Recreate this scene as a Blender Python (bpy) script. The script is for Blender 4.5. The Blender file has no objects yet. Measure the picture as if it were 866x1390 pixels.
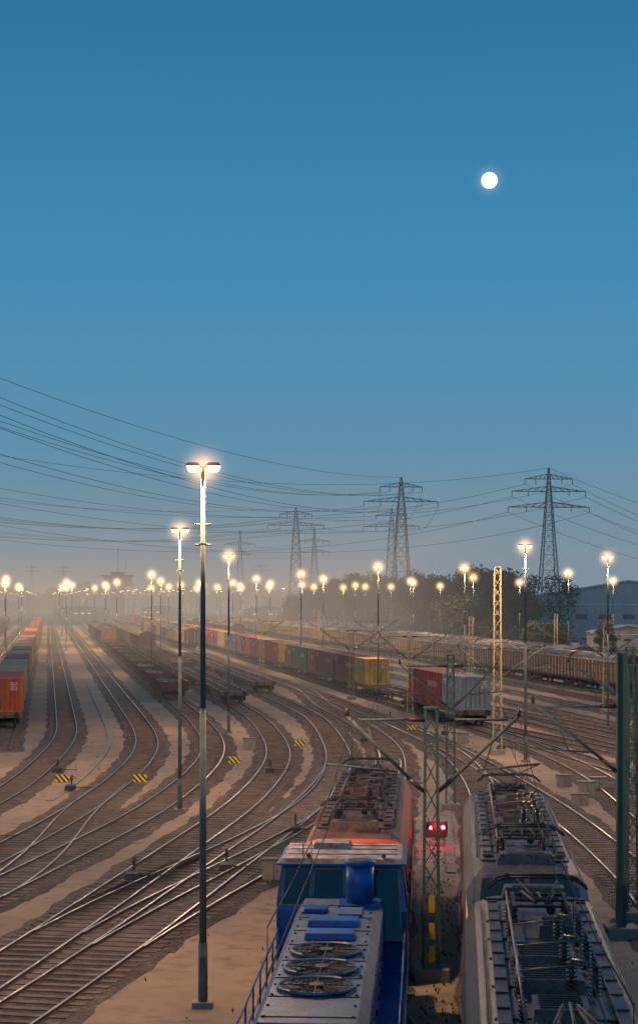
import bpy, math, random, bmesh
from mathutils import Vector
random.seed(7)
SC=bpy.context.scene
COL=SC.collection
# ------------------------------------------------------------------ materials
def nodes(name):
    m=bpy.data.materials.new(name); m.use_nodes=True
    nt=m.node_tree; b=nt.nodes['Principled BSDF']
    return m,nt,b
def mat(name,c1,c2=None,rough=0.6,metal=0.0,scale=3.0,bump=0.0,bscale=40.0,lo=0.35,hi=0.65,stretch=None,c3=None,objcol=False,spec=0.5):
    m,nt,b=nodes(name); N=nt.nodes; L=nt.links
    b.inputs['Roughness'].default_value=rough; b.inputs['Metallic'].default_value=metal
    b.inputs['Specular IOR Level'].default_value=spec
    tc=N.new('ShaderNodeTexCoord'); mp=N.new('ShaderNodeMapping'); L.new(tc.outputs['Object'],mp.inputs[0])
    if stretch: mp.inputs['Scale'].default_value=stretch
    if c2 is None: c2=tuple(x*0.7 for x in c1)
    n=N.new('ShaderNodeTexNoise'); n.inputs['Scale'].default_value=scale; n.inputs['Detail'].default_value=8; n.inputs['Roughness'].default_value=0.65
    L.new(mp.outputs[0],n.inputs['Vector'])
    r=N.new('ShaderNodeMapRange'); r.inputs[1].default_value=lo; r.inputs[2].default_value=hi; L.new(n.outputs[0],r.inputs[0])
    mx=N.new('ShaderNodeMix'); mx.data_type='RGBA'; L.new(r.outputs[0],mx.inputs[0])
    mx.inputs[6].default_value=(*c1,1); mx.inputs[7].default_value=(*c2,1)
    if objcol:
        oi=N.new('ShaderNodeObjectInfo'); L.new(oi.outputs['Color'],mx.inputs[6])
        mu=N.new('ShaderNodeMix'); mu.data_type='RGBA'; mu.blend_type='MULTIPLY'; mu.inputs[0].default_value=1
        L.new(oi.outputs['Color'],mu.inputs[6]); mu.inputs[7].default_value=(*c2,1); L.new(mu.outputs[2],mx.inputs[7])
    out=mx.outputs[2]
    if c3:
        n3=N.new('ShaderNodeTexNoise'); n3.inputs['Scale'].default_value=scale*9; n3.inputs['Detail'].default_value=4
        L.new(mp.outputs[0],n3.inputs['Vector'])
        r3=N.new('ShaderNodeMapRange'); r3.inputs[1].default_value=0.5; r3.inputs[2].default_value=0.68; L.new(n3.outputs[0],r3.inputs[0])
        m3=N.new('ShaderNodeMix'); m3.data_type='RGBA'; L.new(r3.outputs[0],m3.inputs[0]); L.new(out,m3.inputs[6]); m3.inputs[7].default_value=(*c3,1)
        out=m3.outputs[2]
    L.new(out,b.inputs['Base Color'])
    if bump>0:
        nb=N.new('ShaderNodeTexNoise'); nb.inputs['Scale'].default_value=bscale; nb.inputs['Detail'].default_value=3
        L.new(tc.outputs['Object'],nb.inputs['Vector'])
        bp=N.new('ShaderNodeBump'); bp.inputs['Strength'].default_value=bump; bp.inputs['Distance'].default_value=0.05
        L.new(nb.outputs[0],bp.inputs['Height']); L.new(bp.outputs[0],b.inputs['Normal'])
    return m
def emat(name,c,s):
    m,nt,b=nodes(name); b.inputs['Emission Color'].default_value=(*c,1); b.inputs['Emission Strength'].default_value=s
    b.inputs['Base Color'].default_value=(*c,1); return m

M={}
M['sand']=mat('sandy_soil',(0.40,0.285,0.19),(0.245,0.18,0.128),0.95,scale=0.16,bump=0.5,bscale=14,c3=(0.22,0.165,0.12),lo=0.32,hi=0.68)
M['grass']=mat('dark_grass',(0.06,0.075,0.03),(0.10,0.085,0.045),0.95,scale=0.05,bump=0.4,bscale=3)
M['sleeper']=mat('sleeper_wood_concrete',(0.22,0.165,0.13),(0.09,0.065,0.055),0.9,scale=1.3,bump=0.3)
M['railside']=mat('rusty_rail',(0.10,0.055,0.035),(0.06,0.035,0.025),0.7,metal=0.3)
M['railtop']=mat('polished_rail',(0.58,0.51,0.46),(0.38,0.32,0.28),0.36,metal=0.9,scale=0.4)
def ballast(name,k):
    m,nt,b=nodes(name); N=nt.nodes; L=nt.links
    tc=N.new('ShaderNodeTexCoord')
    v=N.new('ShaderNodeTexVoronoi'); v.inputs['Scale'].default_value=11; L.new(tc.outputs['Object'],v.inputs['Vector'])
    n=N.new('ShaderNodeTexNoise'); n.inputs['Scale'].default_value=0.35; n.inputs['Detail'].default_value=6; L.new(tc.outputs['Object'],n.inputs['Vector'])
    r=N.new('ShaderNodeMapRange'); r.inputs[1].default_value=0.35;r.inputs[2].default_value=0.65; L.new(n.outputs[0],r.inputs[0])
    mx=N.new('ShaderNodeMix'); mx.data_type='RGBA'; mx.inputs[6].default_value=(0.13*k,0.095*k,0.075*k,1); mx.inputs[7].default_value=(0.065*k,0.050*k,0.043*k,1); L.new(r.outputs[0],mx.inputs[0])
    s=N.new('ShaderNodeSeparateColor'); L.new(v.outputs['Color'],s.inputs[0])
    r2=N.new('ShaderNodeMapRange'); r2.inputs[3].default_value=0.5; r2.inputs[4].default_value=1.55; L.new(s.outputs[0],r2.inputs[0])
    mu=N.new('ShaderNodeMix'); mu.data_type='RGBA'; mu.blend_type='MULTIPLY'; mu.inputs[0].default_value=1
    L.new(mx.outputs[2],mu.inputs[6]); L.new(r2.outputs[0],mu.inputs[7]); L.new(mu.outputs[2],b.inputs['Base Color'])
    b.inputs['Roughness'].default_value=0.95
    bp=N.new('ShaderNodeBump'); bp.inputs['Strength'].default_value=0.8; bp.inputs['Distance'].default_value=0.04; bp.invert=True
    L.new(v.outputs['Distance'],bp.inputs['Height']); L.new(bp.outputs[0],b.inputs['Normal'])
    return m
M['ballast']=ballast('ballast_stones',1.0); M['ballastdark']=ballast('oily_ballast_stones',0.62)
M['pole']=mat('galvanised_pole',(0.15,0.18,0.18),(0.09,0.11,0.11),0.8,metal=0.0,scale=2,spec=0.15)
M['green']=mat('green_mast_paint',(0.045,0.125,0.10),(0.08,0.11,0.085),0.6,scale=2)
M['cream']=mat('lamplit_mast_paint',(0.42,0.34,0.17),(0.3,0.24,0.13),0.6,scale=2)  # cream tone paints the yellow lamp light onto the masts
M['darksteel']=mat('dark_steel',(0.045,0.05,0.055),(0.03,0.03,0.03),0.6,metal=0.4)
M['pylon']=mat('pylon_steel',(0.07,0.11,0.12),(0.05,0.075,0.085),0.7,metal=0.0)
M['wire']=mat('wire',(0.03,0.04,0.045),None,0.7,metal=0.0,spec=0.1)
M['bogie']=mat('bogie_grime',(0.045,0.035,0.03),(0.025,0.02,0.018),0.8)
M['wheel']=mat('wheel_steel',(0.12,0.09,0.07),(0.06,0.05,0.04),0.5,metal=0.6)
M['container']=mat('container_paint',(1,1,1),(0.5,0.46,0.43),0.6,scale=0.9,objcol=True,lo=0.35,hi=0.75)
M['flatgrey']=mat('flat_wagon_grey',(0.17,0.12,0.10),(0.09,0.06,0.05),0.75,scale=1)
M['flatbrown']=mat('flat_wagon_brown',(0.11,0.05,0.035),(0.06,0.035,0.03),0.8,scale=1)
M['deckwood']=mat('wagon_deck_planks',(0.09,0.065,0.055),(0.055,0.04,0.035),0.85,scale=2,stretch=(1,6,1))
M['wbrown']=mat('wagon_brown',(0.16,0.07,0.04),(0.08,0.04,0.03),0.7,scale=0.7)
M['wcream']=mat('wagon_cream_post',(0.48,0.40,0.30),(0.30,0.24,0.17),0.7,scale=0.8)
M['wroof']=mat('wagon_roof',(0.17,0.145,0.13),(0.09,0.075,0.065),0.6,scale=0.5)
M['orange']=mat('loco_orange_red',(0.68,0.085,0.022),(0.44,0.05,0.02),0.35,scale=1.2,lo=0.4,hi=0.8)
M['roofred']=mat('loco_roof_grimy_brown',(0.17,0.08,0.058),(0.065,0.04,0.034),0.6,scale=1.6,bump=0.15,c3=(0.04,0.03,0.028))
M['grey']=mat('loco_grey',(0.115,0.125,0.145),(0.065,0.067,0.075),0.40,scale=1.1,c3=(0.05,0.045,0.045))
M['roofgrey']=mat('loco_roof_grimy_grey',(0.10,0.097,0.102),(0.045,0.04,0.038),0.5,scale=1.6,bump=0.15,c3=(0.03,0.024,0.022))
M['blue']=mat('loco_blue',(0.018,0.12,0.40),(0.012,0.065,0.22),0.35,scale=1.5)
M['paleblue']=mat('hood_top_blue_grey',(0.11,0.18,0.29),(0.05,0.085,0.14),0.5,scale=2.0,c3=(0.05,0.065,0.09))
M['cabroof']=mat('cab_roof_stained',(0.36,0.32,0.29),(0.13,0.075,0.055),0.6,scale=2.5,lo=0.4,hi=0.62)
M['yellow']=mat('yellow_paint',(0.75,0.48,0.03),(0.6,0.36,0.03),0.45)
M['glass']=mat('window_glass',(0.02,0.035,0.04),(0.015,0.025,0.03),0.06,metal=0.0,spec=0.7)
M['black']=mat('black_grille',(0.018,0.018,0.02),(0.03,0.025,0.022),0.6)
M['insul']=mat('brown_insulator',(0.10,0.045,0.03),(0.07,0.032,0.025),0.25)
M['copper']=mat('roof_busbar',(0.22,0.16,0.13),(0.13,0.10,0.08),0.45,metal=0.6)
M['white']=mat('white_paint',(0.75,0.74,0.7),(0.6,0.58,0.54),0.5)
M['lampglow']=emat('sodium_lamp',(1.0,0.66,0.32),10)
M['redlamp']=emat('red_signal_lamp',(1.0,0.03,0.04),40)
M['moon']=emat('moon_surface',(1.0,0.95,0.84),2.6)
M['concrete']=mat('concrete',(0.30,0.265,0.23),(0.21,0.185,0.16),0.9,scale=0.8,bump=0.2)
M['wall']=mat('warehouse_cladding',(0.46,0.45,0.44),(0.37,0.365,0.36),0.6,scale=0.2)
M['wroofing']=mat('warehouse_roof',(0.60,0.59,0.58),(0.5,0.49,0.48),0.5,scale=0.1)
M['leaf']=mat('foliage',(0.055,0.070,0.024),(0.02,0.032,0.011),0.8,scale=0.35)
M['leaf2']=mat('foliage_distant',(0.04,0.05,0.035),(0.02,0.026,0.02),0.9,scale=0.1)
M['bark']=mat('bark',(0.09,0.07,0.05),None,0.9)
M['winlit']=emat('lit_window',(1.0,0.72,0.4),1.3)
M['carpaint']=mat('car_paint',(1,1,1),(0.8,0.8,0.8),0.3,objcol=True)
def stripes():
    m,nt,b=nodes('yellow_black_stripes'); N=nt.nodes; L=nt.links
    tc=N.new('ShaderNodeTexCoord'); sp=N.new('ShaderNodeSeparateXYZ'); L.new(tc.outputs['Object'],sp.inputs[0])
    a=N.new('ShaderNodeMath'); a.operation='ADD'; L.new(sp.outputs[0],a.inputs[0]); L.new(sp.outputs[2],a.inputs[1])
    w=N.new('ShaderNodeMath'); w.operation='MULTIPLY'; w.inputs[1].default_value=2.6; L.new(a.outputs[0],w.inputs[0])
    fr=N.new('ShaderNodeMath'); fr.operation='FRACT'; L.new(w.outputs[0],fr.inputs[0])
    g=N.new('ShaderNodeMath'); g.operation='GREATER_THAN'; g.inputs[1].default_value=0.5; L.new(fr.outputs[0],g.inputs[0])
    mx=N.new('ShaderNodeMix'); mx.data_type='RGBA'; L.new(g.outputs[0],mx.inputs[0])
    mx.inputs[6].default_value=(0.8,0.55,0.03,1); mx.inputs[7].default_value=(0.015,0.015,0.015,1); L.new(mx.outputs[2],b.inputs['Base Color'])
    return m
M['stripes']=stripes()

# ------------------------------------------------------------------ mesh builder
class MB:
    def __init__(s): s.v=[];s.f=[];s.m=[];s.mats=[];s.sm=[]
    def mi(s,k):
        if k not in s.mats: s.mats.append(k)
        return s.mats.index(k)
    def face(s,pts,k,smooth=False):
        o=len(s.v); s.v+= [tuple(p) for p in pts]; s.f.append(tuple(range(o,o+len(pts)))); s.m.append(s.mi(k)); s.sm.append(smooth)
    def box(s,c,sz,k,rz=0.0,tx=1.0,ty=1.0,rx=0.0):
        o=len(s.v); cx,cy,cz=c; a,b,h=sz[0]/2,sz[1]/2,sz[2]/2
        ca,sa=math.cos(rz),math.sin(rz); cr,sr=math.cos(rx),math.sin(rx)
        for z in(-h,h):
            fx,fy=(tx,ty) if z>0 else (1,1)
            for x,y in((-a,-b),(a,-b),(a,b),(-a,b)):
                X,Y,Z=x*fx,y*fy,z
                Y,Z=Y*cr-Z*sr,Y*sr+Z*cr
                s.v.append((cx+X*ca-Y*sa,cy+X*sa+Y*ca,cz+Z))
        for q in((3,2,1,0),(4,5,6,7),(0,1,5,4),(1,2,6,5),(2,3,7,6),(3,0,4,7)):
            s.f.append(tuple(o+i for i in q)); s.m.append(s.mi(k)); s.sm.append(False)
    def cyl(s,p,q,r,k,n=8,r2=None,cap=True):
        p=Vector(p);q=Vector(q); d=(q-p)
        if d.length<1e-6: return
        d.normalize(); u=d.orthogonal().normalized(); w=d.cross(u); r2=r if r2 is None else r2
        o=len(s.v)
        for c,rr in((p,r),(q,r2)):
            for i in range(n):
                t=2*math.pi*i/n; s.v.append(tuple(c+u*math.cos(t)*rr+w*math.sin(t)*rr))
        for i in range(n):
            j=(i+1)%n; s.f.append((o+i,o+j,o+n+j,o+n+i)); s.m.append(s.mi(k)); s.sm.append(n>5)
        if cap:
            s.f.append(tuple(o+i for i in reversed(range(n)))); s.m.append(s.mi(k)); s.sm.append(False)
            s.f.append(tuple(o+n+i for i in range(n))); s.m.append(s.mi(k)); s.sm.append(False)
    def bar(s,p,q,w,k): s.cyl(p,q,w*0.7,k,n=4)
    def loft(s,secs,kf,capk=None):
        n=len(secs[0]); o=len(s.v)
        for sec in secs: s.v+=[tuple(p) for p in sec]
        for a in range(len(secs)-1):
            for i in range(n-1):
                s.f.append((o+a*n+i,o+a*n+i+1,o+(a+1)*n+i+1,o+(a+1)*n+i)); s.m.append(s.mi(kf(a,i))); s.sm.append(False)
        if capk:
            s.f.append(tuple(o+i for i in range(n))); s.m.append(s.mi(capk)); s.sm.append(False)
            s.f.append(tuple(o+(len(secs)-1)*n+i for i in reversed(range(n)))); s.m.append(s.mi(capk)); s.sm.append(False)
    def mesh(s,name):
        me=bpy.data.meshes.new(name); me.from_pydata(s.v,[],s.f)
        for k in s.mats: me.materials.append(M[k])
        me.polygons.foreach_set('material_index',s.m); me.polygons.foreach_set('use_smooth',s.sm); me.update(); return me
    def obj(s,name,parent=None,bevel=0): return put(s.mesh(name),name,parent,bevel=bevel)
def put(me,name,parent=None,loc=(0,0,0),rz=0,scale=(1,1,1),color=None,bevel=0):
    o=bpy.data.objects.new(name,me); COL.objects.link(o); o.location=loc; o.rotation_euler=(0,0,rz); o.scale=scale
    if parent: o.parent=parent
    if color: o.color=(*color,1)
    if bevel:
        b=o.modifiers.new('bevel','BEVEL'); b.width=bevel; b.segments=2; b.limit_method='ANGLE'; b.angle_limit=math.radians(40)
    return o
def empty(name,loc=(0,0,0),rz=0):
    o=bpy.data.objects.new(name,None); COL.objects.link(o); o.location=loc; o.rotation_euler=(0,0,rz); return o
def insulator(mb,x,y,z,h,r=0.07,k='insul'):
    n=max(3,int(h/0.06))
    mb.cyl((x,y,z),(x,y,z+h),r*0.5,k,6)
    for i in range(n):
        zz=z+h*(i+0.5)/n; mb.cyl((x,y,zz-0.014),(x,y,zz+0.014),r,k,8)

S=-0.16; TH=math.atan(0.16)
# ------------------------------------------------------------------ ground
mb=MB(); mb.face([(-5000,-200,0),(5000,-200,0),(5000,7000,0),(-5000,7000,0)],'grass'); mb.obj('ground')
mb=MB()
def lx(a,y): return a+S*y
mb.face([(-60,10,0.03),(72,10,0.03),(lx(82,250),250,0.03),(lx(78,1600),1600,0.03),(lx(-38,1600),1600,0.03),(lx(-38,250),250,0.03)],'sand'); mb.obj('yard_ground')

# ------------------------------------------------------------------ tracks
def curve(pts):
    pts=sorted(pts,key=lambda p:p[0]); n=len(pts); T=[]
    for i in range(n):
        a=pts[max(0,i-1)]; b=pts[min(n-1,i+1)]; T.append((b[1]-a[1])/(b[0]-a[0]))
    T[0]=(pts[1][1]-pts[0][1])/(pts[1][0]-pts[0][0])
    def ev(y):
        if y<=pts[0][0]: return pts[0][1]+T[0]*(y-pts[0][0])
        if y>=pts[-1][0]: return pts[-1][1]+S*(y-pts[-1][0])
        for i in range(n-1):
            if y<=pts[i+1][0]:
                h=pts[i+1][0]-pts[i][0]; t=(y-pts[i][0])/h
                return (2*t**3-3*t*t+1)*pts[i][1]+(t**3-2*t*t+t)*h*T[i]+(-2*t**3+3*t*t)*pts[i+1][1]+(t**3-t*t)*h*T[i+1]
    def sm(y):
        w=0;s=0
        for k in range(-6,7):
            g=math.exp(-(k/3.0)**2); s+=g*ev(y+k*1.8); w+=g
        return s/w
    return sm
TI=[0]
def track(fn,y0,y1,sleep_to=240):
    i=TI[0]%7; TI[0]+=1
    par=empty('railway_track')
    ys=[];y=y0
    while y<y1: ys.append(y); y+= 1.0 if y<200 else (6 if y<320 else 40)
    ys.append(y1)
    C=[]
    for y in ys:
        s=(fn(y+0.5)-fn(y-0.5)); d=Vector((s,1)).normalized(); C.append((Vector((fn(y),y)),Vector((d.y,-d.x)),y))
    h=0.07+i*0.004
    def jit(y,sd): return 0.10*math.sin(y*0.9+i*2+sd)+0.07*math.sin(y*2.3+i+sd*3)+random.uniform(-.07,.07)
    mb=MB()
    prof=[(-1.66,0.015),(-1.3,h),(-0.5,h),(0.5,h),(1.3,h),(1.66,0.015)]
    mb.loft([[(c.x+nn.x*(a+(jit(yy,a) if abs(a)>1.5 else 0)),c.y+nn.y*a,z) for a,z in prof] for c,nn,yy in C],lambda a,b:'ballastdark' if b==2 else 'ballast'); mb.obj('ballast_bed',par)
    mb=MB(); zb=h+0.02; zt=0.20+i*0.0015
    for sd in(-0.7535,0.7535):
        prof=[(sd-0.07,zb),(sd-0.036,zb+0.03),(sd-0.036,zt-0.002),(sd-0.03,zt),(sd+0.03,zt),(sd+0.036,zt-0.002),(sd+0.036,zb+0.03),(sd+0.07,zb)]
        mb.loft([[(c.x+nn.x*a,c.y+nn.y*a,z) for a,z in prof] for c,nn,yy in C],lambda a,b:'railtop' if b in(2,3,4) else 'railside')
    mb.obj('rails',par)
    mb=MB(); y=y0
    while y<min(y1,sleep_to):
        s=(fn(y+0.5)-fn(y-0.5)); rz=-math.atan(s)
        mb.box((fn(y),y,h-0.02),(2.5,0.25,0.09+0.001*i),'sleeper',rz=rz+random.uniform(-.01,.01)); y+=0.62
    if mb.v: mb.obj('sleepers',par)
def far(a,y): return (y,a+S*y)
def farpts(a,ys=(200,260,340,600,1200)): return [far(a,y) for y in ys]
T={}
T[1]=curve([(50,-18.5),(65,-17.2),(84.6,-15.9),(103.6,-16.6),(122,-18.2)]+[far(1.5,y) for y in(145,170)]+farpts(1.5))
T[2]=curve([(45,-14.5),(65,-12.4),(78.8,-11.2),(99,-10.8),(116.8,-11.8)]+[far(7.3,y) for y in(140,170)]+farpts(7.3))
T[3]=curve([(45,-13),(57.2,-11),(66.3,-9.6),(77.4,-8.0),(99,-6.7),(116.8,-7.3)]+[far(12.3,y) for y in(142,165)]+farpts(12.3))
T[4]=curve([(35,-10),(47.2,-8.1),(53.9,-7.2),(68.2,-5.3),(83,-3.5),(103.6,-2.5),(121,-3.3)]+[far(17.4,y) for y in(145,170)]+farpts(17.4))
T[5]=curve([(35,-8.2),(47.2,-5.85),(61.8,-3.5),(78.8,-0.8),(99,1.1),(116.8,1.0),(142,-0.5)]+[far(22.6,y) for y in(165,180)]+farpts(22.6))
lf=lambda y:-0.04+0.061*(y-29.3)
rf=lambda y:3.97+0.083*(y-29.3)
T[6]=curve([(20,lf(20)),(61.5,lf(61.5)),(80,lf(80)),(97,4.2),(113,4.6),(133,3.2),(155,0.6)]+[far(28,y) for y in(185,)]+farpts(28))
T[7]=curve([(15,rf(15)),(56.6,rf(56.6)),(75,7.7),(92,8.6),(110,8.4),(130,6.4),(150,3.7)]+[far(28,y) for y in(185,)]+farpts(28))
T[8]=curve([(45,10.3),(58.7,11.2),(77.4,11.1),(93,10.2),(112,8.6),(132,6.2),(150,3.7)]+[far(28,y) for y in(185,)]+farpts(28))
T[9]=curve([far(33,y) for y in(40,80,120,160)]+farpts(33))
T[10]=curve([(40,12.5),(60,14),(83,15.2),(98,15.3)]+[far(33,y) for y in(122,140)]+farpts(33))
T[11]=curve([(40,-9.3),(50,-7.75),(60,-5.3),(70,-2.6),(80,-0.5),(95,1.0),(110,1.15)])
T[12]=curve([(40,-7.2),(50,-5.3),(62,-2.3),(75,0.8),(90,3.2),(105,4.5)])
T[13]=curve([(45,-12.9),(57,-10.9),(66,-10.6),(78,-11.1),(99,-10.8)])
for k,(y0,y1) in {1:(50,1400),2:(45,1400),3:(45,1400),4:(36,1400),5:(36,1400),6:(18,1400),7:(15,180),8:(45,180),9:(40,1400),10:(40,125),11:(50,100),12:(48,104),13:(56,90)}.items():
    track(T[k],y0,y1)
for a in(-3.2,-8.7,-14,-20,-26):
    track((lambda a:(lambda y:a+S*y))(a),110 if a>-5 else 240,1400,170)
for a in(39,44.5,49.5,54.5,59.5,65,70.5):
    track((lambda a:(lambda y:a+S*y))(a),60,1400,210)
track(curve([(70,26),(95,22.5),(120,16.5),(140,11.3),(165,6.8)]),70,162)
track(curve([far(44.5,70),far(44,100),(130,21.0),(160,14.3),far(39,190),far(39,220)]),72,215)
def trough(fn,y0,y1):
    mb=MB(); y=y0
    while y<y1:
        s=(fn(y+0.5)-fn(y-0.5)); mb.box((fn(y),y,0.05),(0.34,0.97,0.07),'concrete',rz=-math.atan(s)+random.uniform(-.01,.01)); y+=1.0
    mb.obj('cable_trough',bevel=0)
trough(lambda y:(T[1](y)*0.45+T[2](y)*0.55),84,200)
trough(lambda y:(T[6](y)+T[7](y))/2+0.5,62,100)

# ------------------------------------------------------------------ lamp masts
HY=0.17   # the luminaires sit on brackets just behind the pole
def lampmesh(H=13.3):
    mb=MB(); mb.cyl((0,0,0),(0,0,1.6),0.115,'pole',10); mb.cyl((0,0,1.6),(0,0,H*0.55),0.09,'pole',10,r2=0.075); mb.cyl((0,0,H*0.55),(0,0,H-0.22),0.07,'pole',10,r2=0.05)
    mb.box((0,0,0.05),(0.5,0.5,0.22),'concrete'); mb.box((0,-0.12,1.0),(0.12,0.04,0.5),'pole')
    for z in (H-2.0,H-1.5): mb.cyl((-0.2,0,z),(0.2,0,z),0.02,'pole',6)
    mb.cyl((0,0,H-2.0),(0,0,H-1.95),0.10,'pole',8)
    mb.cyl((-0.34,HY,H-0.09),(0.34,HY,H-0.09),0.03,'pole',6); mb.cyl((0,0,H-0.24),(0,HY,H-0.08),0.03,'pole',6)
    for sx in(-1,1): mb.box((sx*0.25,HY,H-0.02),(0.40,0.36,0.09),'pole',tx=0.6,ty=0.6)
    return mb.mesh('pole')
def bulbmesh(H=13.3):
    mb=MB()
    for sx in(-1,1): mb.box((sx*0.25,HY,H-0.13),(0.20,0.2,0.13),'lampglow',tx=1.6,ty=1.5)
    return mb.mesh('lamp_glass')
LM=lampmesh(); BM=bulbmesh()
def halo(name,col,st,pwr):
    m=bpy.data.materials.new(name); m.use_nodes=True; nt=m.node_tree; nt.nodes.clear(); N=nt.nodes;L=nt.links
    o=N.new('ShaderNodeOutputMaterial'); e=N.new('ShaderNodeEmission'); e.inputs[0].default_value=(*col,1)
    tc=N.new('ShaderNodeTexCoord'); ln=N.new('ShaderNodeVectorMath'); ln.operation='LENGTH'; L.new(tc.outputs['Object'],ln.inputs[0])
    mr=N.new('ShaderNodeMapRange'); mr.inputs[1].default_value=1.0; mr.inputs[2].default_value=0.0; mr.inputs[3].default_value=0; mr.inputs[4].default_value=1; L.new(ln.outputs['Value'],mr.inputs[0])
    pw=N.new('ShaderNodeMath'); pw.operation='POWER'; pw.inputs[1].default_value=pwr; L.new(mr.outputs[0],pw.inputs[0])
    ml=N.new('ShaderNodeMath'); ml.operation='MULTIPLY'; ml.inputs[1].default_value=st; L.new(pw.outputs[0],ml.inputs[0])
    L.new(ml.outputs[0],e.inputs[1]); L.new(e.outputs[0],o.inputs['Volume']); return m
bm=bmesh.new(); bmesh.ops.create_icosphere(bm,subdivisions=2,radius=1.0); hme=bpy.data.meshes.new('lamp_glow_volume'); bm.to_mesh(hme); bm.free(); hme.materials.append(halo('lamp_glow_volume',(1.0,0.54,0.22),5.4,4.2))  # self-emitting sphere imitates glare around a lamp; it scatters no light
def spot(name,en,col):
    l=bpy.data.lights.new(name,'SPOT'); l.energy=en; l.color=col; l.shadow_soft_size=0.35; l.spot_size=math.radians(172); l.spot_blend=0.25; return l
LD=spot('sodium_light',6000,(1.0,0.62,0.32)); LF=spot('sodium_light_yard',9500,(1.0,0.60,0.29))
lamps=[]
def lamp(x,y,rz=0.0,light=True):
    for (a,b) in lamps:
        if abs(a-x)<2.5 and abs(b-y)<12: return
    lamps.append((x,y))
    p=empty('street_lamp',(x,y,0.02),rz)
    put(LM,'pole',p); put(BM,'lamp_glass',p)
    if y<520:
        r=0.78+y/330; put(hme,'lamp_glow_volume',p,(0,HY,13.17),scale=(r,r,r))
    if light:
        l=bpy.data.objects.new('light',LD if y<250 else LF); COL.objects.link(l); l.parent=p; l.location=(0,HY+0.12,13.0)
for x,y in[(-2.83,41.4),(-6.5,79.3),(-6.7,126),(12.6,103.6),(5.9,169),(-2.3,217),(22.3,131),(31,211),(15.2,177),(16.4,304),(39,330),(23,253),(6.8,475),(-10,271),(-22,223),(-50,271),(19,447),(0.7,271),(12.0,440),(-28,300),(52,300),(30,420),(24,128.5)]:
    lamp(x,y)
for a,st,sp in((-9,330,48),(4.5,330,60),(14,330,55),(31,340,50),(36,330,63),(46,350,56),(57,380,60),(-22,330,60),(73,340,62)):
    y=st
    while y<1350:
        lamp(a+S*y+random.uniform(-.5,.5),y+random.uniform(-8,8),light=(y<650)); y+=sp*(1 if y<700 else 1.6)
for x,y in[(-24,55),(20,62),(-20,95),(28,88)]: lamp(x,y)

# ------------------------------------------------------------------ catenary masts
def lattice(mb,x,y,z0,z1,w0,w1,k,step=0.8,t=0.05):
    n=max(2,int((z1-z0)/step)); pr=None
    for i in range(n+1):
        f=i/n; z=z0+(z1-z0)*f; w=(w0+(w1-w0)*f)/2
        c=[(x-w,y-w,z),(x+w,y-w,z),(x+w,y+w,z),(x-w,y+w,z)]
        if pr:
            for j in range(4):
                mb.bar(pr[j],c[j],t,k)
                a,b=(j,(j+1)%4) if i%2 else ((j+1)%4,j)
                mb.bar(pr[a],c[b],t*0.55,k)
        pr=c
def cantilever(mb,x,y,side,reach,k='darksteel',z0=4.9,z1=6.9):
    tip=(x+side*reach,y,z1)
    mb.cyl((x+side*0.15,y,z0),(x+side*0.55,y,z0+0.33),0.06,'insul',8)
    mb.cyl((x+side*0.5,y,z0+0.3),tip,0.045,'pole',8)
    mb.cyl((x+side*0.15,y,z1-0.1),(x+side*0.6,y,z1-0.08),0.06,'insul',8)
    mb.cyl((x+side*0.55,y,z1-0.08),(x+side*(reach-0.3),y,z1-0.1),0.03,'pole',8)
    mb.cyl((x+side*0.9,y,z0+0.55),(x+side*(reach+0.55),y,z0+0.75),0.028,'pole',8)
    mb.cyl((x+side*(reach+0.55),y,z0+0.75),(x+side*(reach-0.1),y,z0+0.45),0.018,'pole',6)
    mb.cyl((x+side*(reach*0.6),y,z0+0.62),(x+side*(reach*0.75),y,z1-0.3),0.018,'pole',6)
    mb.cyl(tip,(tip[0],tip[1],z1+0.22),0.05,'insul',8)
def mast(x,y,H,k='green',w=0.42,solid=False,cants=(),lat=None,yellow=False,rz=0):
    p=empty('catenary_mast',(x,y,0.02),rz); mb=MB()
    mb.box((0,0,0.15),(0.9,0.9,0.35),'concrete')
    if solid:
        mb.box((-0.12,0,H/2),(0.025,0.24,H),k); mb.box((0.12,0,H/2),(0.025,0.24,H),k); mb.box((0,0,H/2),(0.22,0.02,H),k)
    else:
        lattice(mb,0,0,0.3,H,w,w*0.7,k,0.62,0.055)
        mb.box((0,0,H+0.02),(w*0.9,w*0.9,0.05),k)
    if yellow:
        for z in(0.7,1.3,2.0): mb.box((0.0,-w/2-0.03,z),(0.16,0.02,0.42),'yellow')
    mb.obj('mast',p)
    if cants:
        mb=MB()
        for s,r in cants: cantilever(mb,0,0,s,r)
        mb.obj('cantilever',p)
    return p
mast(2.94,44.5,7.1,cants=((-1,2.2),(1,2.3)),yellow=True)
mast(6.2,80,7.3,'green',cants=((-1,2.4),(1,2.2)))
mast(8.9,50,8.4,'green',solid=True,cants=((-1,2.6),))
mast(11.4,108.5,12.0,'cream',0.55,cants=((-1,2.5),(1,3.0)))
mast(7.6,142,6.8,'cream',0.5,cants=((-1,2.5),(1,3)))
mast(3.2,168,7,'cream',0.5,cants=((-1,3),(1,3)))
mast(-8,237,7,'cream',0.5,cants=((1,3),))
mast(15.2,83,7.6,'green',0.5,cants=((-1,3.0),(1,2.6)))
mast(9.7,52.5,7.9,'green',0.36)
mast(26.5,108,8,'green',0.5,cants=((-1,3.0),(1,3)))
mast(25,148,8,'cream',0.5,cants=((-1,3.0),(1,3)))
mast(17,190,8,'cream',0.5,cants=((-1,3.0),(1,3)))
mast(8,240,8,'cream',0.5,cants=((-1,3.0),(1,3)))
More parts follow.
